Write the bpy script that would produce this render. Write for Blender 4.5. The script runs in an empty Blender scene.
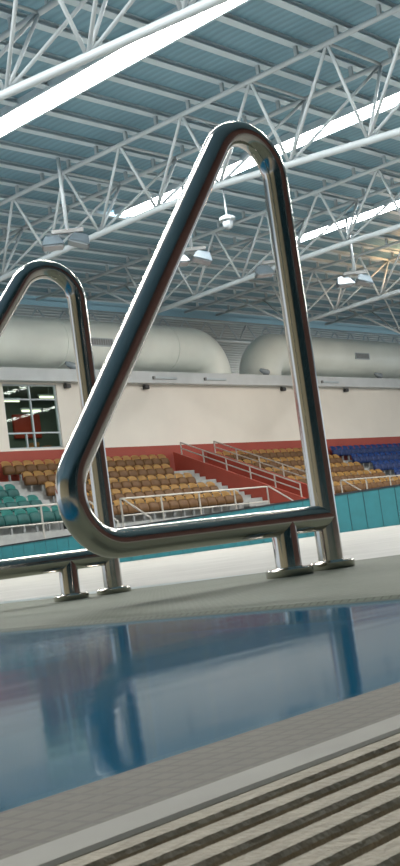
import bpy, bmesh, math, random
from mathutils import Vector, Matrix
random.seed(7)
SC = bpy.context.scene
COL = SC.collection
PI = math.pi

# ------------------------------------------------------------------ helpers
def obj(name, bm, mat, parent=None, smooth=False):
    me = bpy.data.meshes.new(name)
    bmesh.ops.recalc_face_normals(bm, faces=bm.faces)
    bm.to_mesh(me); bm.free()
    if smooth:
        for p in me.polygons: p.use_smooth = True
    if mat: me.materials.append(mat)
    o = bpy.data.objects.new(name, me); COL.objects.link(o)
    if parent: o.parent = parent
    return o

def thing(name, label, cat, loc=(0, 0, 0), rotz=0, group=None):
    o = bpy.data.objects.new(name, None); COL.objects.link(o)
    o.empty_display_size = 0.1
    o.location = loc; o.rotation_euler = (0, 0, rotz)
    o['label'] = label; o['category'] = cat
    if group: o['group'] = group
    return o

def tag(o, label, cat, group=None):
    o['label'] = label; o['category'] = cat
    if group: o['group'] = group
    return o

def struct(name, bm, mat, smooth=False):
    o = obj(name, bm, mat, None, smooth); o['kind'] = 'structure'
    return o

def dup(root, loc, rotz=0, label=None, group=None):
    r = root.copy(); COL.objects.link(r); r.location = loc; r.rotation_euler = (0, 0, rotz)
    if label: r['label'] = label
    if group: r['group'] = group
    for ch in list(root.children):
        c = ch.copy(); COL.objects.link(c); c.parent = r
        for g in ch.children:
            d = g.copy(); COL.objects.link(d); d.parent = c
    return r

def box(bm, x0, x1, y0, y1, z0, z1):
    vs = [bm.verts.new((x, y, z)) for x in (x0, x1) for y in (y0, y1) for z in (z0, z1)]
    for f in ((0, 1, 3, 2), (4, 6, 7, 5), (0, 4, 5, 1), (2, 3, 7, 6), (0, 2, 6, 4), (1, 5, 7, 3)):
        bm.faces.new([vs[i] for i in f])
    return bm

def bx(*a): return box(bmesh.new(), *a)

def bevel(bm, w, seg=2):
    bmesh.ops.bevel(bm, geom=list(bm.edges), offset=w, segments=seg, affect='EDGES', profile=0.5)
    return bm

def sweep(bm, pts, r, n=12, cap=True):
    pts = [Vector(p) for p in pts]
    m = len(pts); rings = []; ref = None
    for i in range(m):
        t = (pts[min(i + 1, m - 1)] - pts[max(i - 1, 0)]).normalized()
        if ref is None:
            ref = Vector((0, 0, 1)) if abs(t.z) < 0.9 else Vector((0, 1, 0))
        a = (ref - t * ref.dot(t)).normalized(); ref = a
        b = t.cross(a)
        rr = r[i] if isinstance(r, (list, tuple)) else r
        rings.append([bm.verts.new(pts[i] + a * (rr * math.cos(2 * PI * k / n)) + b * (rr * math.sin(2 * PI * k / n))) for k in range(n)])
    for i in range(m - 1):
        for k in range(n):
            bm.faces.new((rings[i][k], rings[i][(k + 1) % n], rings[i + 1][(k + 1) % n], rings[i + 1][k]))
    if cap:
        bm.faces.new(rings[0][::-1]); bm.faces.new(rings[-1])
    return bm

def tube(p, q, r, n=10): return sweep(bmesh.new(), [p, q], r, n)

def lathe(bm, prof, c=(0, 0, 0), n=32):
    rings = []
    for r, z in prof:
        if r < 1e-6: rings.append([bm.verts.new((c[0], c[1], c[2] + z))])
        else: rings.append([bm.verts.new((c[0] + r * math.cos(2 * PI * k / n), c[1] + r * math.sin(2 * PI * k / n), c[2] + z)) for k in range(n)])
    for a, b in zip(rings, rings[1:]):
        for k in range(n):
            k2 = (k + 1) % n
            if len(a) == 1 and len(b) == 1: continue
            if len(a) == 1: bm.faces.new((a[0], b[k], b[k2]))
            elif len(b) == 1: bm.faces.new((a[k], a[k2], b[0]))
            else: bm.faces.new((a[k], a[k2], b[k2], b[k]))
    return bm

def prism(bm, poly, axis, a, b):
    """poly of 2-D points; axis 'x': (y,z) extruded in x; axis 'y': (x,z) extruded in y"""
    f = (lambda p, t: (t, p[0], p[1])) if axis == 'x' else (lambda p, t: (p[0], t, p[1]))
    A = [bm.verts.new(f(p, a)) for p in poly]; B = [bm.verts.new(f(p, b)) for p in poly]
    bm.faces.new(A); bm.faces.new(B[::-1])
    n = len(poly)
    for i in range(n): bm.faces.new((A[i], B[i], B[(i + 1) % n], A[(i + 1) % n]))
    return bm

# ------------------------------------------------------------------ materials
def mat(name, col, rough=0.5, metal=0.0, var=0.08, scale=6.0, bump=0.0, bscale=40.0, spec=0.5):
    m = bpy.data.materials.new(name); m.use_nodes = True
    nt = m.node_tree; b = nt.nodes['Principled BSDF']
    b.inputs['Roughness'].default_value = rough; b.inputs['Metallic'].default_value = metal
    b.inputs['Specular IOR Level'].default_value = spec
    tc = nt.nodes.new('ShaderNodeTexCoord')
    nz = nt.nodes.new('ShaderNodeTexNoise'); nz.inputs['Scale'].default_value = scale; nz.inputs['Detail'].default_value = 4
    nt.links.new(tc.outputs['Object'], nz.inputs['Vector'])
    mr = nt.nodes.new('ShaderNodeMapRange'); mr.inputs[1].default_value = 0.3; mr.inputs[2].default_value = 0.7
    mr.inputs[3].default_value = 1 - var; mr.inputs[4].default_value = 1 + var
    nt.links.new(nz.outputs['Fac'], mr.inputs[0])
    mx = nt.nodes.new('ShaderNodeMix'); mx.data_type = 'RGBA'; mx.blend_type = 'MULTIPLY'; mx.inputs[0].default_value = 1
    mx.inputs[6].default_value = (*col, 1)
    nt.links.new(mr.outputs[0], mx.inputs[7]); nt.links.new(mx.outputs[2], b.inputs['Base Color'])
    if bump:
        n2 = nt.nodes.new('ShaderNodeTexNoise'); n2.inputs['Scale'].default_value = bscale
        nt.links.new(tc.outputs['Object'], n2.inputs['Vector'])
        bp = nt.nodes.new('ShaderNodeBump'); bp.inputs['Strength'].default_value = bump; bp.inputs['Distance'].default_value = 0.01
        nt.links.new(n2.outputs['Fac'], bp.inputs['Height']); nt.links.new(bp.outputs[0], b.inputs['Normal'])
    return m

def tile_mat(name, col, grout, size, rough=0.35, mortar=0.06, bump=0.3, var=0.06, dist=0.002, spec=0.5):
    m = bpy.data.materials.new(name); m.use_nodes = True
    nt = m.node_tree; b = nt.nodes['Principled BSDF']; b.inputs['Roughness'].default_value = rough
    b.inputs['Specular IOR Level'].default_value = spec
    tc = nt.nodes.new('ShaderNodeTexCoord')
    br = nt.nodes.new('ShaderNodeTexBrick'); br.offset = 0.0
    br.inputs['Scale'].default_value = 1.0; br.inputs['Brick Width'].default_value = size; br.inputs['Row Height'].default_value = size
    br.inputs['Mortar Size'].default_value = size * mortar; br.inputs['Mortar Smooth'].default_value = 0.3
    br.inputs['Color1'].default_value = (*[c * (1 - var) for c in col], 1)
    br.inputs['Color2'].default_value = (*[min(1, c * (1 + var)) for c in col], 1)
    br.inputs['Mortar'].default_value = (*grout, 1)
    nt.links.new(tc.outputs['Object'], br.inputs['Vector'])
    nz = nt.nodes.new('ShaderNodeTexNoise'); nz.inputs['Scale'].default_value = 2.5; nz.inputs['Detail'].default_value = 5
    nt.links.new(tc.outputs['Object'], nz.inputs['Vector'])
    mr = nt.nodes.new('ShaderNodeMapRange'); mr.inputs[1].default_value = 0.3; mr.inputs[2].default_value = 0.7
    mr.inputs[3].default_value = 0.85; mr.inputs[4].default_value = 1.1
    nt.links.new(nz.outputs['Fac'], mr.inputs[0])
    mx = nt.nodes.new('ShaderNodeMix'); mx.data_type = 'RGBA'; mx.blend_type = 'MULTIPLY'; mx.inputs[0].default_value = 1
    nt.links.new(br.outputs['Color'], mx.inputs[6]); nt.links.new(mr.outputs[0], mx.inputs[7])
    nt.links.new(mx.outputs[2], b.inputs['Base Color'])
    if bump:
        bp = nt.nodes.new('ShaderNodeBump'); bp.inputs['Strength'].default_value = bump; bp.inputs['Distance'].default_value = dist
        bp.invert = True
        nt.links.new(br.outputs['Fac'], bp.inputs['Height']); nt.links.new(bp.outputs[0], b.inputs['Normal'])
    return m

def emit(name, col, s):
    m = bpy.data.materials.new(name); m.use_nodes = True
    nt = m.node_tree; nt.nodes.clear()
    e = nt.nodes.new('ShaderNodeEmission'); o = nt.nodes.new('ShaderNodeOutputMaterial')
    e.inputs['Strength'].default_value = s
    tc = nt.nodes.new('ShaderNodeTexCoord'); nz = nt.nodes.new('ShaderNodeTexNoise'); nz.inputs['Scale'].default_value = 0.8
    rp = nt.nodes.new('ShaderNodeValToRGB')
    rp.color_ramp.elements[0].color = (*[c * 0.85 for c in col], 1); rp.color_ramp.elements[1].color = (*col, 1)
    nt.links.new(tc.outputs['Object'], nz.inputs['Vector']); nt.links.new(nz.outputs['Fac'], rp.inputs[0])
    nt.links.new(rp.outputs[0], e.inputs['Color']); nt.links.new(e.outputs[0], o.inputs[0])
    return m

def ridge_mat(name, col, axis, pitch, rough=0.5, strength=0.6, dark=0.75):
    m = bpy.data.materials.new(name); m.use_nodes = True
    nt = m.node_tree; b = nt.nodes['Principled BSDF']; b.inputs['Roughness'].default_value = rough
    tc = nt.nodes.new('ShaderNodeTexCoord')
    w = nt.nodes.new('ShaderNodeTexWave'); w.wave_type = 'BANDS'; w.bands_direction = axis; w.wave_profile = 'SIN'
    w.inputs['Scale'].default_value = 0.314 / pitch; w.inputs['Distortion'].default_value = 0
    nt.links.new(tc.outputs['Object'], w.inputs['Vector'])
    nz = nt.nodes.new('ShaderNodeTexNoise'); nz.inputs['Scale'].default_value = 0.5; nz.inputs['Detail'].default_value = 6
    nt.links.new(tc.outputs['Object'], nz.inputs['Vector'])
    ad = nt.nodes.new('ShaderNodeMath'); ad.operation = 'MULTIPLY_ADD'
    nt.links.new(nz.outputs['Fac'], ad.inputs[0]); ad.inputs[1].default_value = 0.8
    nt.links.new(w.outputs['Fac'], ad.inputs[2])
    rp = nt.nodes.new('ShaderNodeValToRGB')
    rp.color_ramp.elements[0].position = 0.2; rp.color_ramp.elements[1].position = 1.2 if False else 1.0
    rp.color_ramp.elements[0].color = (*[c * dark for c in col], 1); rp.color_ramp.elements[1].color = (*col, 1)
    nt.links.new(ad.outputs[0], rp.inputs[0]); nt.links.new(rp.outputs[0], b.inputs['Base Color'])
    bp = nt.nodes.new('ShaderNodeBump'); bp.inputs['Strength'].default_value = strength; bp.inputs['Distance'].default_value = 0.03
    nt.links.new(w.outputs['Fac'], bp.inputs['Height']); nt.links.new(bp.outputs[0], b.inputs['Normal'])
    return m

def steel_mat():
    m = bpy.data.materials.new('brushed_steel'); m.use_nodes = True
    nt = m.node_tree; b = nt.nodes['Principled BSDF']
    b.inputs['Metallic'].default_value = 1; b.inputs['Base Color'].default_value = (0.60, 0.57, 0.53, 1)
    tc = nt.nodes.new('ShaderNodeTexCoord'); nz = nt.nodes.new('ShaderNodeTexNoise')
    nz.inputs['Scale'].default_value = 90; nz.inputs['Detail'].default_value = 3
    nt.links.new(tc.outputs['Object'], nz.inputs['Vector'])
    mr = nt.nodes.new('ShaderNodeMapRange'); mr.inputs[3].default_value = 0.10; mr.inputs[4].default_value = 0.20
    nt.links.new(nz.outputs['Fac'], mr.inputs[0]); nt.links.new(mr.outputs[0], b.inputs['Roughness'])
    return m

def water_mat():
    m = bpy.data.materials.new('pool_water'); m.use_nodes = True
    nt = m.node_tree; nt.nodes.clear()
    out = nt.nodes.new('ShaderNodeOutputMaterial'); mix = nt.nodes.new('ShaderNodeMixShader')
    fr = nt.nodes.new('ShaderNodeFresnel'); fr.inputs['IOR'].default_value = 1.33
    tr = nt.nodes.new('ShaderNodeBsdfTransparent'); tr.inputs['Color'].default_value = (0.62, 0.86, 0.95, 1)
    gl = nt.nodes.new('ShaderNodeBsdfGlossy'); gl.inputs['Roughness'].default_value = 0.085
    gl.inputs['Color'].default_value = (0.92, 0.97, 1.0, 1)
    tc = nt.nodes.new('ShaderNodeTexCoord')
    mp = nt.nodes.new('ShaderNodeMapping'); mp.inputs['Rotation'].default_value = (0, 0, math.radians(48)); mp.inputs['Scale'].default_value = (1.2, 5, 1)
    nz = nt.nodes.new('ShaderNodeTexNoise'); nz.inputs['Scale'].default_value = 2.2; nz.inputs['Detail'].default_value = 2
    nt.links.new(tc.outputs['Object'], mp.inputs['Vector']); nt.links.new(mp.outputs[0], nz.inputs['Vector'])
    bp = nt.nodes.new('ShaderNodeBump'); bp.inputs['Strength'].default_value = 0.05; bp.inputs['Distance'].default_value = 0.012
    nt.links.new(nz.outputs['Fac'], bp.inputs['Height'])
    nt.links.new(bp.outputs[0], gl.inputs['Normal'])
    df = nt.nodes.new('ShaderNodeBsdfDiffuse'); df.inputs['Color'].default_value = (0.008, 0.17, 0.32, 1)
    body = nt.nodes.new('ShaderNodeMixShader'); body.inputs[0].default_value = 0.6
    nt.links.new(tr.outputs[0], body.inputs[1]); nt.links.new(df.outputs[0], body.inputs[2])
    mr = nt.nodes.new('ShaderNodeMath'); mr.operation = 'MULTIPLY'; mr.inputs[1].default_value = 0.78
    nt.links.new(fr.outputs[0], mr.inputs[0])
    nt.links.new(mr.outputs[0], mix.inputs[0]); nt.links.new(body.outputs[0], mix.inputs[1]); nt.links.new(gl.outputs[0], mix.inputs[2])
    nt.links.new(mix.outputs[0], out.inputs[0])
    return m

def glass_mat(tint, ior):
    m = bpy.data.materials.new('window_glass'); m.use_nodes = True
    nt = m.node_tree; nt.nodes.clear()
    out = nt.nodes.new('ShaderNodeOutputMaterial'); mix = nt.nodes.new('ShaderNodeMixShader')
    fr = nt.nodes.new('ShaderNodeFresnel'); fr.inputs['IOR'].default_value = ior
    tr = nt.nodes.new('ShaderNodeBsdfTransparent'); tr.inputs['Color'].default_value = (*tint, 1)
    gl = nt.nodes.new('ShaderNodeBsdfGlossy'); gl.inputs['Roughness'].default_value = 0.02
    nt.links.new(fr.outputs[0], mix.inputs[0]); nt.links.new(tr.outputs[0], mix.inputs[1]); nt.links.new(gl.outputs[0], mix.inputs[2])
    nt.links.new(mix.outputs[0], out.inputs[0])
    return m

STEEL = steel_mat()
WATER = water_mat()
GLASS = glass_mat((0.75, 0.85, 0.8), 1.2)
TEALG = glass_mat((0.03, 0.095, 0.105), 1.3)
DECK = tile_mat('deck_mosaic', (0.175, 0.195, 0.150), (0.13, 0.145, 0.11), 0.010, 0.6, 0.16, 0.35, spec=0.12)
FLOORM = tile_mat('hall_floor_tile', (0.345, 0.34, 0.31), (0.29, 0.29, 0.265), 0.20, 0.4, 0.03, 0.1, spec=0.3)
STRIP = tile_mat('teal_tile', (0.11, 0.19, 0.20), (0.15, 0.2, 0.2), 0.05, 0.3, 0.06)
LEDGE = tile_mat('ledge_tile', (0.105, 0.096, 0.070), (0.08, 0.072, 0.053), 0.010, 0.5, 0.14, 0.25, spec=0.15)
BASIN = tile_mat('basin_tile', (0.03, 0.21, 0.42), (0.10, 0.26, 0.40), 0.10, 0.3, 0.05)
RIM = mat('rim_plastic', (0.30, 0.29, 0.25), 0.5, 0, 0.1, 20, 0, 40, 0.15)
RIBM = mat('grate_plastic', (0.38, 0.335, 0.26), 0.6, 0, 0.12, 60, 0.25, 300, 0.12)
CHAN = mat('channel_brown', (0.34, 0.27, 0.185), 0.7, 0, 0.2, 20, 0, 40, 0.1)
BARR = mat('barrier_teal', (0.022, 0.17, 0.20), 0.45, 0, 0.10, 3)
BARRD = mat('barrier_dark', (0.012, 0.02, 0.025), 0.5)
CONC = mat('terrace_concrete', (0.34, 0.35, 0.34), 0.75, 0, 0.15, 4)
CREAM = mat('cream_paint', (0.74, 0.70, 0.63), 0.7, 0, 0.04, 0.6)
RED = mat('red_paint', (0.31, 0.05, 0.03), 0.6, 0, 0.08, 1.5)
FASC = mat('fascia_grey', (0.56, 0.59, 0.60), 0.55, 0, 0.05, 2)
UPW = ridge_mat('upper_wall_cladding', (0.46, 0.48, 0.48), 'Z', 0.12)
ROOF = ridge_mat('roof_decking', (0.175, 0.325, 0.415), 'X', 0.22, 0.55, 0.35, 0.8)
PURL = mat('purlin_paint', (0.50, 0.60, 0.66), 0.5, 0, 0.06, 1)
WHITE = mat('white_steel_paint', (0.45, 0.51, 0.54), 0.4, 0, 0.05, 2)
DUCT = mat('duct_paint', (0.84, 0.88, 0.82), 0.38, 0, 0.06, 0.7)
GREYD = mat('grille_grey', (0.22, 0.23, 0.23), 0.5, 0, 0.1, 8)
LAMPH = mat('lamp_housing_grey', (0.13, 0.17, 0.20), 0.35, 0.3, 0.1, 6)
LENS = mat('lamp_lens', (0.30, 0.34, 0.37), 0.15, 0, 0.05, 6)
DARK = mat('dark_fitting', (0.03, 0.03, 0.03), 0.5)
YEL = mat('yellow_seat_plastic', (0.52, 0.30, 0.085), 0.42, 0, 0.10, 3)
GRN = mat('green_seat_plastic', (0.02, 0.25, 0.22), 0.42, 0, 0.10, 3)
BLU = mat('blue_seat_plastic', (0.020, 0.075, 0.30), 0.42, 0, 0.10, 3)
YEL2 = mat('yellow_seat_shaded_underside', (0.11, 0.048, 0.009), 0.6, 0, 0.10, 3)  # darker copies of the seat plastics, shade on the pans painted in
GRN2 = mat('green_seat_shaded_underside', (0.003, 0.07, 0.065), 0.6, 0, 0.10, 3)
BLU2 = mat('blue_seat_shaded_underside', (0.008, 0.026, 0.11), 0.6, 0, 0.10, 3)
RAILM = mat('rail_galvanised', (0.46, 0.44, 0.40), 0.35, 0.4, 0.06, 4)
BACKW = mat('rear_wall_maroon', (0.10, 0.035, 0.025), 0.6, 0, 0.2, 0.3)
SIDEW = mat('side_wall_tan', (0.52, 0.42, 0.25), 0.6, 0, 0.1, 0.3)
PIER = mat('pier_teal', (0.03, 0.09, 0.11), 0.6, 0, 0.1, 0.3)
ROOMM = mat('office_wall', (0.16, 0.20, 0.17), 0.7, 0, 0.1, 1)
ROOMR = mat('office_red_panel', (0.55, 0.06, 0.03), 0.6, 0, 0.1, 2)
ROOMO = mat('office_shelf_stock', (0.50, 0.22, 0.08), 0.6, 0, 0.6, 5)
SKYL = emit('roof_light_glow', (1.0, 0.985, 0.95), 40)
TUBEL = emit('office_tube_glow', (1.0, 0.9, 0.65), 3)

# ------------------------------------------------------------------ camera (lies on the poolside grating, rolled a little)
CAMR = Matrix(((0.674, 0.019, -0.738), (-0.726, -0.166, -0.667), (-0.135, 0.986, -0.099)))
q = CAMR.to_quaternion().normalized()
cam = bpy.data.cameras.new('camera'); co = bpy.data.objects.new('camera', cam); COL.objects.link(co)
co.location = (0, 0, 0.072); co.rotation_mode = 'QUATERNION'; co.rotation_quaternion = q
cam.sensor_fit = 'VERTICAL'; cam.sensor_height = 36; cam.lens = 36 * 1150 / 866
cam.clip_start = 0.01; cam.clip_end = 300
cam.dof.use_dof = True; cam.dof.focus_distance = 1.9; cam.dof.aperture_fstop = 110
SC.camera = co

# ------------------------------------------------------------------ pool and deck
EDGE = 0.955      # far pool edge (runs along Y)
WZ = -0.004
def dipz(x, y):
    return -0.012 * min(1, max(0, (y - 1.35) / 0.85)) * min(1, max(0, (x - 1.05) / 0.5))
bm = bmesh.new()
xs = [EDGE, EDGE + 0.012, 1.05, 1.2, 1.4, 1.6, 1.8, 2.0, 2.13]
ys = [-8, 0.0, 0.6, 1.0, 1.35, 1.5, 1.7, 1.9, 2.1, 2.3, 3, 6, 14]
g = [[bm.verts.new((x, y, -0.006 if i == 0 else dipz(x, y))) for y in ys] for i, x in enumerate(xs)]
for i in range(len(xs) - 1):
    for j in range(len(ys) - 1):
        bm.faces.new((g[i][j], g[i + 1][j], g[i + 1][j + 1], g[i][j + 1]))
lo = [bm.verts.new((EDGE, y, -0.35)) for y in ys]
for j in range(len(ys) - 1): bm.faces.new((g[0][j], g[0][j + 1], lo[j + 1], lo[j]))
struct('pool_deck', bm, DECK)
struct('deck_strip', bx(2.13, 2.30, -8, 14, -0.1, -0.012), STRIP)
struct('floor', bx(2.30, 75, -14, 26.6, -0.12, -0.02), FLOORM)
# basin
bm = bmesh.new()
box(bm, -10.2, -10.0, 0.2, 14, -1.5, 0); box(bm, -10, EDGE, 13.8, 14.0, -1.5, 0)
box(bm, -10.2, EDGE + 0.1, 0.2, 14, -1.6, -1.3)
box(bm, EDGE, EDGE + 0.15, 0.3, 14, -1.5, -0.02)
struct('pool_basin', bm, BASIN)
bm = prism(bmesh.new(), [(0.252, -0.001), (0.264, -0.0012), (0.312, -0.0028), (0.321, -0.0048), (0.338, -0.0075), (0.346, -0.012), (0.350, -0.022), (0.350, -1.4), (0.252, -1.4)], 'x', -10, EDGE)
struct('pool_ledge', bm, LEDGE)
bm = bmesh.new()
nx, ny = 2, 2
v = [bm.verts.new(p) for p in ((-10, 0.255, WZ), (EDGE + 0.004, 0.255, WZ), (EDGE + 0.004, 13.8, WZ), (-10, 13.8, WZ))]
bm.faces.new(v)
w = obj('pool_water', bm, WATER); w['kind'] = 'stuff'
tag(w, 'still blue pool water mirroring the rails and stand beside the deck', 'water')
# rim + grating over the overflow channel
bm = prism(bmesh.new(), [(0.234, -0.03), (0.234, -0.0006), (0.2355, 0.0004), (0.251, 0.0004), (0.253, -0.0010), (0.253, -0.03)], 'x', -10, EDGE)
struct('trim_1', bm, RIM)
gr = thing('overflow_grate', 'beige ribbed plastic overflow grate along the near edge of the pool', 'grate', (0, 0.1, -0.02))
bm = bmesh.new(); y = 0.2275; k = 0
while y > -1.2:
    c = y - 0.1
    prism(bm, [(c - 0.0046, -0.02), (c - 0.0046, 0.0188), (c - 0.0036, 0.020), (c + 0.0036, 0.020), (c + 0.0046, 0.0188), (c + 0.0046, -0.02)], 'x', -6, EDGE)
    y -= 0.0143; k += 1
obj('rib', bm, RIBM, gr)['kind'] = 'stuff'
bm = bmesh.new(); x = -5.9
while x < 0.95:
    box(bm, x, x + 0.008, -1.3, 0.13, -0.03, 0.008); x += 0.12
obj('cross_bar', bm, RIBM, gr)['kind'] = 'stuff'
obj('gap_fill_plate', bx(-6, EDGE, -1.3, 0.132, -0.03, 0.0165), CHAN, gr)  # plate added between the ribs to keep the shaded gaps from going black
struct('overflow_channel', bx(-10, EDGE, -1.6, 0.234, -0.3, -0.065), CHAN)
struct('near_floor', bx(-10, EDGE, -14, -1.1, -0.1, 0.0), FLOORM)

# ------------------------------------------------------------------ handrails
def fillet(a, c, b, R, n=22):
    a, b, c = Vector(a), Vector(b), Vector(c)
    da = (a - c).normalized(); db = (b - c).normalized()
    h = da.angle(db) / 2
    ctr = c + (da + db).normalized() * (R / math.sin(h))
    p0 = c + da * (R / math.tan(h)); p1 = c + db * (R / math.tan(h))
    v0 = p0 - ctr; v1 = p1 - ctr; tot = v0.angle(v1)
    out = []
    for i in range(n + 1):
        t = i / n
        out.append(ctr + (v0 * math.sin((1 - t) * tot) + v1 * math.sin(t * tot)) / math.sin(tot))
    return out
def line(a, b, n=8): return [Vector(a).lerp(Vector(b), i / n) for i in range(n)]
UP_, ZB = 0.117, 0.097
top = Vector((UP_, 0, 1.012)); low = Vector((-0.546, 0, ZB))
f1 = fillet((UP_, 0, 0), top, low, 0.083); f2 = fillet(top, low, (UP_, 0, ZB), 0.084)
path = line((UP_, 0, 0.004), f1[0]) + f1[:-1] + line(f1[-1], f2[0]) + f2[:-1] + line(f2[-1], (UP_, 0, ZB)) + [Vector((UP_, 0, ZB))]
TR = 0.024
def flange(x):
    return lathe(bmesh.new(), [(0.0, 0.0), (0.0425, 0.0), (0.0435, 0.002), (0.0435, 0.0125), (0.0415, 0.0145), (0.0262, 0.0150), (0.0250, 0.0165), (TR - 0.002, 0.0165)], (x, 0, 0), 40)
hr = thing('pool_handrail', 'larger polished steel triangular pool handrail nearest the camera, bolted to the deck', 'handrail',
           (1.645, 1.316, dipz(1.645, 1.316)), math.radians(-4.5), 'steel pool handrails')
ro = obj('rail_tube', sweep(bmesh.new(), path, TR, 40), STEEL, hr, True)
# stub with a rounded saddle under the bar
so = obj('support_post', lathe(bmesh.new(), [(0, 0.002), (TR, 0.002), (TR, ZB), (TR * 0.9, ZB + 0.008), (0, ZB + 0.012)], (0, 0, 0), 40), STEEL, hr, True)
obj('flange', flange(0), STEEL, hr, True); obj('flange', flange(UP_), STEEL, hr, True)
for o in hr.children:
    md = o.modifiers.new('edge', 'EDGE_SPLIT'); md.split_angle = math.radians(35)
X2, Y2 = 1.872, 2.19
dup(hr, (X2, Y2, dipz(X2, Y2)), math.radians(-17), 'smaller-looking polished steel pool handrail farther behind, at the left edge')

# ------------------------------------------------------------------ blue barrier on the pool hall floor
P0, P1 = Vector((19.75, 26.25, -0.02)), Vector((22.2, 14.4, -0.02))
dv = (P1 - P0).normalized(); L = (P1 - P0).length
br = thing('barrier', 'teal panelled poolside barrier with black top edge in front of the stand', 'barrier', P0, math.atan2(dv.y, dv.x))
npan = 36; pw = L / 31.0
for i in range(npan):
    obj('panel', bevel(bx(i * pw + 0.006, (i + 1) * pw - 0.006, -0.03, 0.03, 0.0, 0.865), 0.006, 1), BARR, br)
obj('top_cap', bx(0, npan * pw, -0.045, 0.045, 0.865, 0.905), BARRD, br)
bm = bmesh.new()
for i in range(npan + 1): box(bm, i * pw - 0.006, i * pw + 0.006, -0.02, 0.02, 0.0, 0.865)
obj('joint_strip', bm, BARRD, br)

# ------------------------------------------------------------------ grandstand
YS = [31.9 - 1.1 * i for i in range(5)]
FZ = [3.2, 2.68, 2.17, 1.67, 1.20]
WALKZ = 0.88
def terrace(bm, x0, x1):
    poly = [(26.4, -0.05), (26.4, WALKZ), (27.5 - 0.62, WALKZ)]
    for i in range(4, -1, -1):
        poly += [(YS[i] - 0.62, FZ[i]), (YS[i] + 0.48, FZ[i])]
    poly += [(32.6, FZ[0]), (32.6, -0.05)]
    prism(bm, poly, 'x', x0, x1)
def aisle_steps(bm, x0, x1):
    for i in range(4, -1, -1):
        z0 = WALKZ if i == 4 else FZ[i + 1]
        for s in (1, 2):
            box(bm, x0, x1, YS[i] - 0.62 - 0.30 * (3 - s), YS[i] - 0.60, z0, z0 + (FZ[i] - z0) * s / 3)
bm = bmesh.new(); terrace(bm, 4, 33.95)
aisle_steps(bm, 23.95, 24.85); aisle_steps(bm, 32.8, 33.9)
struct('terrace_left', bm, CONC)
bm = bmesh.new(); terrace(bm, 36.15, 70); aisle_steps(bm, 43.85, 44.45)
struct('terrace_right', bm, CONC)
bm = bmesh.new()   # stairway between the red parapets
for i in range(14):
    box(bm, 34.1, 36.0, 26.4 + i * 0.42, 32.6, -0.05 + i * 0.2, -0.05 + (i + 1) * 0.2)
struct('stairway', bm, RED)
def parapet(x0, x1):
    # sloping top following the seating rake
    return prism(bmesh.new(), [(26.0, -0.02), (26.0, 1.37), (32.32, 4.1), (32.32, -0.02)], 'x', x0, x1)
struct('parapet_left', parapet(33.95, 34.10), RED)
struct('parapet_right', parapet(36.0, 36.15), RED)

def stair_rail(x, label):
    t = thing('stair_rail', label, 'railing', (x, 0, 0), 0, 'rails on the red parapets')
    zt = lambda y: 4.1 + (y - 32.32) * (4.1 - 1.37) / 6.32
    y = 31.9
    while y > 26.1:
        obj('post', tube((0, y, zt(y) - 0.02), (0, y, zt(y) + 0.5), 0.028, 8), RAILM, t); y -= 1.15
    for h in (0.5, 0.26):
        obj('rail', sweep(bmesh.new(), [(0, 31.9, zt(31.9) + h), (0, 26.15, zt(26.15) + h)], 0.026, 8), RAILM, t)
    return t
stair_rail(34.02, 'grey tubular rail on the left red parapet of the stairway')
stair_rail(36.07, 'grey tubular rail on the right red parapet of the stairway')

def front_rail(x0, x1, left_return, right_return, label):
    t = thing('front_railing', label, 'railing', (x0, 26.5, WALKZ), 0, 'railings along the front of the stand')
    n = max(1, round((x1 - x0) / 1.75)); d = (x1 - x0) / n
    for i in range(n + 1):
        obj('post', tube((i * d, 0, 0), (i * d, 0, 1.07), 0.03, 8), RAILM, t)
    for h in (1.07, 0.53):
        obj('rail', tube((0, 0, h), (x1 - x0, 0, h), 0.03 if h > 1 else 0.022, 8), RAILM, t)
    for on, x in ((left_return, 0), (right_return, x1 - x0)):
        if on:
            obj('sloping_rail', sweep(bmesh.new(), [(x, 0, 1.07), (x, -0.12, 1.05), (x, -1.25, 0.32), (x, -1.25, -0.55)], 0.03, 8), RAILM, t)
    return t
front_rail(9.0, 23.75, False, True, 'pale metal railing in front of the green seats')
front_rail(25.15, 32.5, True, True, 'pale metal railing in front of the yellow seats left of the red stairway')
front_rail(37.1, 58.0, True, False, 'pale metal railing at right, above the teal barrier')
# steps from the floor to the walkway at the gaps of the railing
bm = bmesh.new()
for x0, x1 in ((23.9, 25.0), (32.7, 33.9), (36.2, 37.0)):
    for i in range(5): box(bm, x0, x1, 26.4 - 0.27 * (5 - i), 26.42, -0.03, WALKZ * (i + 1) / 6)
struct('walkway_steps', bm, CONC)

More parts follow.
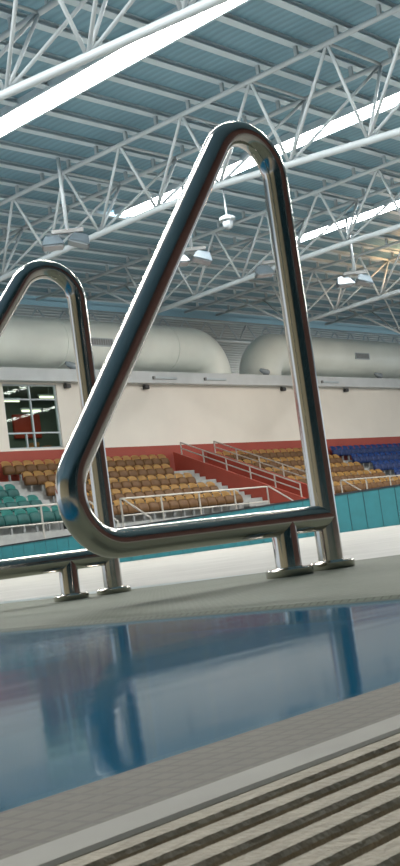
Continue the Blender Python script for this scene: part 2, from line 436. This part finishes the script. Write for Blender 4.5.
# seats
def seat_back_bm():
    prof = [(0.13, 0.40), (0.135, 0.46), (0.15, 0.56), (0.165, 0.68), (0.175, 0.76), (0.19, 0.80), (0.215, 0.82), (0.25, 0.81), (0.27, 0.78)]
    n = 8; bm = bmesh.new(); rows = []
    for i, (y, z) in enumerate(prof):
        hw = 0.215 - 0.03 * max(0, i - 4) / 4
        r = []
        for k in range(n + 1):
            u = -1 + 2 * k / n
            r.append(bm.verts.new((hw * u, y - (0.05 * abs(u) ** 3 if i < 7 else 0), z - 0.07 * abs(u) ** 4 * (1 if i >= 4 else i / 4))))
        rows.append(r)
    for a, b in zip(rows, rows[1:]):
        for k in range(n): bm.faces.new((a[k], a[k + 1], b[k + 1], b[k]))
    bmesh.ops.solidify(bm, geom=list(bm.faces), thickness=0.022)
    return bm
def seat_pan_bm():
    # tip-up seat pan, folded up against the lower part of the back
    prof = [(0.10, 0.34), (-0.02, 0.30), (-0.085, 0.34), (-0.075, 0.46), (-0.045, 0.57), (-0.01, 0.625), (0.04, 0.64), (0.09, 0.62), (0.115, 0.52)]
    n = 8; bm = bmesh.new(); rows = []
    for i, (y, z) in enumerate(prof):
        r = []
        for k in range(n + 1):
            u = -1 + 2 * k / n
            r.append(bm.verts.new((0.222 * u, y + (0.03 * abs(u) ** 4 if 0 < i < 6 else 0), z - (0.03 * abs(u) ** 4 if i in (4, 5, 6, 7) else 0))))
        rows.append(r)
    for a, b in zip(rows, rows[1:]):
        for k in range(n): bm.faces.new((a[k], a[k + 1], b[k + 1], b[k]))
    for k in (0, n): bm.faces.new([r[k] for r in rows])
    for k in range(n): bm.faces.new((rows[-1][k], rows[-1][k + 1], rows[0][k + 1], rows[0][k]))
    return bm
def bracket_bm():
    bm = bmesh.new()
    box(bm, -0.03, 0.03, -0.01, 0.07, 0.0, 0.35); box(bm, -0.07, 0.07, -0.08, 0.12, 0.0, 0.015)
    box(bm, -0.16, 0.16, 0.0, 0.06, 0.33, 0.36); box(bm, -0.05, 0.05, 0.0, 0.14, 0.34, 0.46)
    return bm
ORD = ['first', 'second', 'third', 'fourth', 'fifth', 'sixth', 'seventh', 'eighth', 'ninth', 'tenth', 'eleventh', 'twelfth', 'thirteenth', 'fourteenth', 'fifteenth', 'sixteenth', 'seventeenth', 'eighteenth', 'nineteenth', 'twentieth',
       'twenty-first', 'twenty-second', 'twenty-third', 'twenty-fourth', 'twenty-fifth', 'twenty-sixth', 'twenty-seventh', 'twenty-eighth', 'twenty-ninth', 'thirtieth', 'thirty-first', 'thirty-second']
ROWN = ['back row', 'second row from the back', 'middle row', 'second row from the front', 'front row']
def seat_proto(m, m2, label, group, loc):
    t = thing('stadium_seat', label, 'seat', loc, 0, group)
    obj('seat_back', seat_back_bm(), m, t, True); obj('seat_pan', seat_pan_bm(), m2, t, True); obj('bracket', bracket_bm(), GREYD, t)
    return t
PITCH = 0.49
def block(m, m2, rows, labelf, group):
    proto = None
    for i, xs_ in rows:
        for k, x in enumerate(xs_):
            lab = labelf(i, k); loc = (x, YS[i] - 0.02 + 0.12, FZ[i])
            if proto is None: proto = seat_proto(m, m2, lab, group, loc)
            else: dup(proto, loc, 0, lab, group)
def span(x0, x1): 
    n = int((x1 - x0) / PITCH + 0.01); return [x0 + PITCH * (j + 0.5) for j in range(n)]
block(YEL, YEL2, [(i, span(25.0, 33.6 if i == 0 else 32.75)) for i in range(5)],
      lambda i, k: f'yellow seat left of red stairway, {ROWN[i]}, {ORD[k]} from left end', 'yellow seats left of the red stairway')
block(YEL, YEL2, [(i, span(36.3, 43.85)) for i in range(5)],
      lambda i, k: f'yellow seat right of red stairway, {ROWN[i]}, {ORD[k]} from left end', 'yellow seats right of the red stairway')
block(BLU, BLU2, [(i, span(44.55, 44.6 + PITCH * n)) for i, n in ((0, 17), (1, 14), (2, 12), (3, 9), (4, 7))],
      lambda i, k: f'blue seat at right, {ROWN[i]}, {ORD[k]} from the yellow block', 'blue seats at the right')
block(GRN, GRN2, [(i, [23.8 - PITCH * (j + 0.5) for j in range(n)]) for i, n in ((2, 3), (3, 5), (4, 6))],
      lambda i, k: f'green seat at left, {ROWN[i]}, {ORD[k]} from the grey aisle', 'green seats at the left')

# ------------------------------------------------------------------ back wall, window, ledge
YW = 32.5
bm = bmesh.new()
box(bm, -15, 80, YW, YW + 0.2, 3.0, 4.4); struct('wall_back_red', bm, RED)
WX0, WX1, WZ0, WZ1 = 25.78, 28.3, 4.47, 6.86
bm = bmesh.new()
box(bm, -15, WX0, YW, YW + 0.2, 4.4, 6.95); box(bm, WX1, 80, YW, YW + 0.2, 4.4, 6.95)
box(bm, WX0, WX1, YW, YW + 0.2, 4.4, WZ0); box(bm, WX0, WX1, YW, YW + 0.2, WZ1, 6.95)
struct('wall_back', bm, CREAM)
wn = obj('window_1', bx(WX0, WX1, YW + 0.10, YW + 0.11, WZ0, WZ1), GLASS); wn['kind'] = 'structure'
bm = bmesh.new(); fw = 0.026
for x in (WX0, 27.02, WX1 - 2 * fw): box(bm, x, x + 2 * fw, YW + 0.06, YW + 0.15, WZ0, WZ1)
for z in (WZ0, 5.03, 6.28, WZ1 - 2 * fw): box(bm, WX0, WX1, YW + 0.06, YW + 0.15, z, z + 2 * fw)
box(bm, 26.65, 26.70, YW + 0.06, YW + 0.15, WZ0, 5.03)
f = obj('window_frame', bm, WHITE, wn)
# office behind the window
bm = bmesh.new()
box(bm, 22.0, 34.0, 37.0, 37.2, 3.6, 7.3); box(bm, 22.0, 22.2, 32.7, 37, 3.6, 7.3); box(bm, 33.8, 34.0, 32.7, 37, 3.6, 7.3)
box(bm, 22.0, 34.0, 32.7, 37, 3.4, 3.6); box(bm, 22.0, 34.0, 32.7, 37, 7.15, 7.3)
struct('wall_office', bm, ROOMM)
for i, (x, y, lab) in enumerate(((26.9, 33.6, 'tube lamp behind the window, at its upper left'), (28.5, 33.2, 'tube lamp behind the window, at its upper right pane'), (29.2, 35.2, 'tube lamp deep behind the window, lowest of the three'))):
    t = thing('tube_lamp', 'glowing yellow ' + lab, 'lamp', (x, y, (6.45, 6.52, 6.35)[i]), 0, 'tube lamps in the office')
    obj('lamp_tube', tube((-0.45, 0, 0), (0.45, 0, 0), 0.045, 10), TUBEL, t)
    obj('lamp_body', bx(-0.5, 0.5, -0.06, 0.06, 0.04, 0.11), WHITE, t)
    obj('hanger', tube((0, 0, 0.1), (0, 0, 0.75), 0.01, 6), WHITE, t)
tag(obj('red_board', bevel(bx(29.6, 31.0, 36.85, 36.98, 5.5, 6.5), 0.02, 1), ROOMR), 'red board on the office wall behind the window', 'board')
sh = thing('shelf', 'shelf of orange goods behind the lower right window pane', 'shelf', (29.0, 35.0, 3.6))
obj('rack', bx(-0.8, 0.8, -0.2, 0.2, 0.0, 0.95), ROOMM, sh)
for j in range(5): obj('carton', bevel(bx(-0.75 + 0.3 * j, -0.5 + 0.3 * j, -0.18, 0.15, 0.95, 1.15 + 0.14 * ((j * 7) % 3)), 0.01, 1), ROOMO, sh)

struct('trim_2', bx(-15, 80, YW - 0.35, YW + 0.2, 6.93, 7.40), FASC)
struct('ledge_slab', bx(-15, 80, YW + 0.2, 35.6, 7.3, 7.40), FASC)
struct('wall_upper', bx(-15, 80, 35.6, 35.8, 7.3, 11.2), UPW)
for x, lab in ((33.2, 'slim white bar light on the ledge face under the left duct, left one'), (36.3, 'slim white bar light on the ledge face under the left duct, right one'), (44.65, 'slim white bar light on the ledge face under the right duct')):
    t = thing('bar_light', lab, 'light', (x, YW - 0.34, 7.13), 0, 'bar lights on the ledge face')
    obj('light_body', bevel(bx(0, 1.35, -0.09, 0.0, -0.045, 0.045), 0.012, 1), WHITE, t)
    obj('end_cap', bx(-0.05, 0.05, -0.10, 0.0, -0.06, 0.06), GREYD, t)
for x, lab in ((28.75, 'beside the window top'), (32.95, 'under the ledge left of the larger rail loop'), (41.9, 'under the ledge below the gap right of the large rail'), (46.9, 'under the ledge at far right')):
    t = thing('wall_speaker', 'small dark wall speaker ' + lab, 'speaker', (x, YW - 0.12, 6.80), 0, 'dark boxes under the ledge')
    obj('speaker_box', bevel(bx(-0.12, 0.12, -0.1, 0.08, -0.09, 0.07), 0.015, 1), DARK, t)
    obj('bracket', bx(-0.03, 0.03, 0.06, 0.12, -0.02, 0.13), GREYD, t)
for x, lab in ((29.1, 'on the ledge under the left duct'), (40.75, 'on the ledge at the start of the right duct'), (50.0, 'on the ledge at far right')):
    t = thing('ledge_spotlight', 'small white spotlight ' + lab, 'spotlight', (x, YW - 0.05, 7.40), 0, 'spotlights on the ledge')
    obj('stand', bx(-0.03, 0.03, -0.03, 0.03, 0, 0.16), GREYD, t)
    h = obj('lamp_head', sweep(bmesh.new(), [(-0.22, 0, 0.30), (-0.1, -0.02, 0.25), (0.16, -0.06, 0.16), (0.22, -0.07, 0.14)], [0.07, 0.11, 0.13, 0.13], 14), LENS, t, True)
    obj('visor', bx(-0.1, 0.24, -0.1, 0.06, 0.28, 0.30), LAMPH, t)

# ------------------------------------------------------------------ ducts
def duct(name_label, xa, xe, sgn):
    """horizontal run from xa to an elbow that turns down into the ledge near xe"""
    t = thing('air_duct', name_label, 'duct', (0, 33.45, 8.69), 0, 'round white air ducts on the ledge')
    R, r = 1.15, 0.99
    c = xe - sgn * (R + r - 0.0)
    c2 = c
    pts = [(xa, 0, 0)] + [(xa + (c2 - xa) * i / 6, 0, 0) for i in range(1, 6)]
    for i in range(17):
        a = i / 16 * PI / 2
        pts.append((c2 + sgn * R * math.sin(a), 0, -R + R * math.cos(a)))
    pts.append((c2 + sgn * R, 0, -1.27))
    obj('duct_body', sweep(bmesh.new(), pts, r, 40), DUCT, t, True)
    return t, c2
t, c = duct('large white round duct at left, its elbow turning down into the ledge', 8, 39.12, 1)
for x in (35.4, 29.2, 23.0):
    ring = bmesh.new(); lathe(ring, [(0.985, -0.03), (1.012, -0.03), (1.012, 0.03), (0.985, 0.03)], (0, 0, 0), 40)
    bmesh.ops.rotate(ring, verts=ring.verts, matrix=Matrix.Rotation(PI / 2, 3, 'Y')); bmesh.ops.translate(ring, verts=ring.verts, vec=(x, 0, 0))
    obj('seam_ring', ring, DUCT, t)
def grille(x, t):
    bm = bmesh.new(); zc = -0.1; yc = -0.985
    box(bm, x - 0.62, x + 0.62, yc - 0.04, yc + 0.06, zc - 0.16, zc + 0.16)
    o = obj('air_grille', bm, WHITE, t)
    bm = bmesh.new()
    for k in range(9): box(bm, x - 0.56 + k * 0.125, x - 0.56 + k * 0.125 + 0.09, yc - 0.05, yc, zc - 0.12, zc + 0.12)
    obj('grille_slot', bm, GREYD, o)
grille(30.9, t)
t, c = duct('large white round duct at right with grey air grilles on its side', 78, 40.72, -1)
for x in (48.9, 54.0, 59.0): grille(x, t)

# ------------------------------------------------------------------ roof
S = 1.07
ZR = 0.072 + (10 - 0.072) * S
struct('ceiling', bx(-22, 80, -14, 35.8, ZR + 0.13, ZR + 0.24), ROOF)
PY = []
k = 0
y = (18.22 + 1.03 * 13) * S
while y > 6.0:
    if y < 35.4: PY.append(y)
    y -= 1.03 * S
pm = None
for i, y in enumerate(PY):
    if pm is None:
        bm = bmesh.new()
        prism(bm, [(-0.10, 0.0), (0.10, 0.0), (0.10, 0.02), (0.015, 0.02), (0.015, 0.11), (0.09, 0.11), (0.09, 0.13), (-0.09, 0.13), (-0.09, 0.11), (-0.015, 0.11), (-0.015, 0.02), (-0.10, 0.02)], 'x', -15, 80)
        pm = obj('roof_purlin', bm, PURL); p = pm
    else:
        p = pm.copy(); COL.objects.link(p)
    p.location = (0, y, ZR)
    tag(p, f'pale grey roof beam parallel to the stand, {ORD[i]} out from the back wall', 'roof beam', 'roof beams under the blue decking')
# skylights
for i, (x, lab) in enumerate(((16.12, 'glowing white roof light strip at the upper left'), (23.5, 'glowing white roof light strip in the middle, behind the large rail top'), (31.25, 'glowing white roof light strip at right, below the middle strip'))):
    x0, x1, y1 = x * S - 0.36, x * S + 0.36, 23.0 * S
    t = thing('roof_light', lab, 'skylight', (x0 + 0.36, 0, ZR), 0, 'roof light strips')
    obj('diffuser', bx(-0.36, 0.36, 2.0, y1, -0.03, 0.0), SKYL, t)
    obj('kerb', bx(-0.42, -0.36, 2.0, y1 + 0.06, -0.05, 0.128), PURL, t); obj('kerb', bx(0.36, 0.42, 2.0, y1 + 0.06, -0.05, 0.18), PURL, t)
# trusses
XA, XB, XM = -0.98 * S, 0.98 * S, 0.0
ZA = 0.072 + (9.75 - 0.072) * S
def zb(y):
    y /= S
    z = 8.30 - (0.09 * (17 - y) if y < 17 else 0) - (0.02 * (y - 20) if y > 20 else 0)
    return 0.072 + (z - 0.072) * S
AN = [(16.4 + 2.05 * k) * S for k in range(-5, 8)]
BN = AN[:-2]
TC = [12.2, 19.95, 27.85, 35.7, 43.5, 51.3]
TL = ['white triangular roof truss crossing the upper left corner, nearest of all', 'white triangular roof truss crossing the picture left of the middle roof light',
      'white triangular roof truss running just below the middle roof light', 'white triangular roof truss running just below the right-hand roof light',
      'white triangular roof truss second farthest to the right', 'white triangular roof truss farthest to the right']
root = None
for i, xc in enumerate(TC):
    if root is None:
        root = thing('roof_truss', TL[0], 'truss', (xc * S, 0, 0), 0, 'white roof trusses')
        obj('top_chord', tube((XA, AN[0], ZA), (XA, AN[-1] + 0.6, ZA), 0.062, 10), WHITE, root, True)
        obj('top_chord', tube((XB, AN[0], ZA), (XB, AN[-1] + 0.6, ZA), 0.062, 10), WHITE, root, True)
        obj('bottom_chord', sweep(bmesh.new(), [(XM, b, zb(b)) for b in BN], 0.085, 12), WHITE, root, True)
        for j, b in enumerate(BN):
            for X_ in (XA, XB):
                obj('web_strut', tube((XM, b, zb(b)), (X_, AN[j], ZA), 0.04, 8), WHITE, root, True)
                if j: obj('web_strut', tube((XM, b, zb(b)), (X_, AN[j - 1], ZA), 0.04, 8), WHITE, root, True)
        for X_ in (XA, XB): obj('web_strut', tube((XM, BN[-1], zb(BN[-1])), (X_, AN[len(BN)], ZA), 0.04, 8), WHITE, root, True)
        for a in AN: obj('cross_strut', tube((XA, a, ZA), (XB, a, ZA), 0.038, 8), WHITE, root, True)
        for y in PY:
            if AN[0] < y < AN[-1] + 0.6:
                for X_ in (XA, XB): obj('hanger', bx(X_ - 0.04, X_ + 0.04, y - 0.04, y + 0.04, ZA, ZR + 0.002), WHITE, root)
    else:
        dup(root, (xc * S, 0, 0), 0, TL[i])
# truss along the back wall
t = thing('wall_truss', 'low zigzag white lattice girder along the top of the back wall', 'truss', (0, 34.75, 0))
zt_, zb_ = 10.48, 9.62
obj('top_chord', tube((10, 0, zt_), (75, 0, zt_), 0.055, 8), WHITE, t, True); obj('bottom_chord', tube((10, 0, zb_), (75, 0, zb_), 0.055, 8), WHITE, t, True)
for k in range(36):
    x = 16 + 1.45 * k
    obj('web_strut', tube((x, 0, zb_), (x + 0.72, 0, zt_), 0.035, 6), WHITE, t, True); obj('web_strut', tube((x + 0.72, 0, zt_), (x + 1.45, 0, zb_), 0.035, 6), WHITE, t, True)

# floodlights hanging from the roof
def flood(x, y, z, label, ztop):
    t = thing('floodlight', label, 'floodlight', (x, y, z), math.radians(-40), 'twin floodlights hung from the roof')
    obj('drop_rod', tube((0, 0, 0.15), (0, 0, ztop - z + 0.01), 0.055, 10), WHITE, t, True)
    obj('cross_arm', bx(-0.42, 0.42, -0.05, 0.05, 0.08, 0.18), GREYD, t)
    for s, tilt in ((-0.42, 0.0), (0.34, 0.35)):
        bm = bmesh.new()
        A = [(-0.30, -0.13), (0.30, -0.13), (0.30, 0.13), (-0.30, 0.13)]; k = 0.62
        lo_ = [bm.verts.new((x_ * 1.0, y_ * 2.2 - 0.1, -0.30)) for x_, y_ in A]; hi = [bm.verts.new((x_ * k, y_ * 0.9 + 0.12, 0.06)) for x_, y_ in A]
        bm.faces.new(lo_); bm.faces.new(hi[::-1])
        for i in range(4): bm.faces.new((lo_[i], lo_[(i + 1) % 4], hi[(i + 1) % 4], hi[i]))
        bmesh.ops.bevel(bm, geom=list(bm.edges), offset=0.03, segments=2, affect='EDGES')
        bmesh.ops.rotate(bm, verts=bm.verts, matrix=Matrix.Rotation(tilt, 3, 'Y')); bmesh.ops.translate(bm, verts=bm.verts, vec=(s, 0, 0))
        h = obj('lamp_housing', bm, LAMPH, t)
        g_ = bx(-0.25, 0.25, -0.34, 0.13, -0.325, -0.295)
        bmesh.ops.rotate(g_, verts=g_.verts, matrix=Matrix.Rotation(tilt, 3, 'Y')); bmesh.ops.translate(g_, verts=g_.verts, vec=(s, 0, 0))
        obj('lens', g_, LENS, h)
    return t
FY = 20.28
for x, lab in ((18.64, 'twin grey floodlight hanging on a long rod above the smaller rail'), (23.1, 'twin grey floodlight just right of the large rail left leg'), (26.75, 'twin grey floodlight partly behind the large rail right post'), (30.85, 'twin grey floodlight hanging at right below the roof light')):
    flood(x * S, FY * S, 0.072 + 7.95 * S, lab, ZR)
t = thing('pendant_lamp', 'small white globe lamp with a cap hanging inside the large rail frame', 'lamp', (24.65 * S, 20.15 * S, 0.072 + 8.93 * S))
obj('globe', lathe(bmesh.new(), [(0, -0.18), (0.09, -0.16), (0.15, -0.08), (0.17, 0.02), (0.15, 0.1)], (0, 0, 0), 24), LENS, t, True)
obj('cap', lathe(bmesh.new(), [(0.15, 0.1), (0.24, 0.12), (0.24, 0.2), (0.1, 0.27), (0, 0.28)], (0, 0, 0), 24), WHITE, t)
obj('rod', tube((0, 0, 0.26), (0, 0, ZR - (0.072 + 8.93 * S)), 0.025, 8), WHITE, t)

# ------------------------------------------------------------------ unseen hall sides, added and coloured for reflections in the steel
struct('wall_near', bx(4, 80, -14.2, -14, -0.1, 11.2), BACKW)
struct('wall_left', bx(-22.2, -22, -14, 20, -0.1, 11.2), SIDEW)
bm = bmesh.new(); box(bm, -22, 4, -14.2, -14, -0.1, 1.2); box(bm, -22, 4, -14.2, -14, 8.5, 11.2)
for i in range(8): box(bm, -22 + i * 3.6, -22 + i * 3.6 + 0.9, -14.3, -13.9, -0.1, 11.2)
struct('reflection_piers', bm, PIER)
struct('reflection_glazing', bx(-22, 4, -14.12, -14.08, 1.2, 8.5), TEALG)  # unseen tinted panes, added for the dark teal bands in the rails

# ------------------------------------------------------------------ light
wd_ = bpy.data.worlds.new('world'); SC.world = wd_; wd_.use_nodes = True
bg = wd_.node_tree.nodes['Background']; bg.inputs[0].default_value = (0.80, 0.90, 1.0, 1); bg.inputs[1].default_value = 1.0
def area(name, loc, sx, sy, e, col, rot=(0, 0, 0)):
    l = bpy.data.lights.new(name, 'AREA'); l.shape = 'RECTANGLE'; l.size = sx; l.size_y = sy; l.energy = e; l.color = col
    o = bpy.data.objects.new(name, l); COL.objects.link(o); o.location = loc; o.rotation_euler = rot
for x in (8.7, 1.2, 39, 46):
    area('roof_fill_lamp', (x * S, 12 if x > 30 else 16, ZR - 0.25), 0.8, 22, 2200, (1, 0.97, 0.92))  # added fill lamps out of view, spaced like the roof lights
area('duct_fill_light', (26, 34.7, 7.6), 24, 0.3, 200, (1, 0.97, 0.92), (PI, 0, 0))  # added fill hidden behind the ducts to brighten upper wall and roof
area('duct_fill_light', (58, 34.7, 7.6), 32, 0.3, 270, (1, 0.97, 0.92), (PI, 0, 0))
area('office_fill_lamp', (28.5, 34.5, 7.1), 6, 2, 60, (1, 0.95, 0.85))  # added fill to brighten the room, besides its tube lamps
l = bpy.data.lights.new('warm_lamp', 'POINT'); l.energy = 260; l.color = (1, 0.55, 0.25); l.shadow_soft_size = 0.5
o = bpy.data.objects.new('warm_lamp', l); COL.objects.link(o); o.location = (39.5, 23.0, 9.6)
SC.view_settings.view_transform = 'AgX' if False else 'Standard'
SC.view_settings.look = 'None'
SC.view_settings.exposure = 0.0
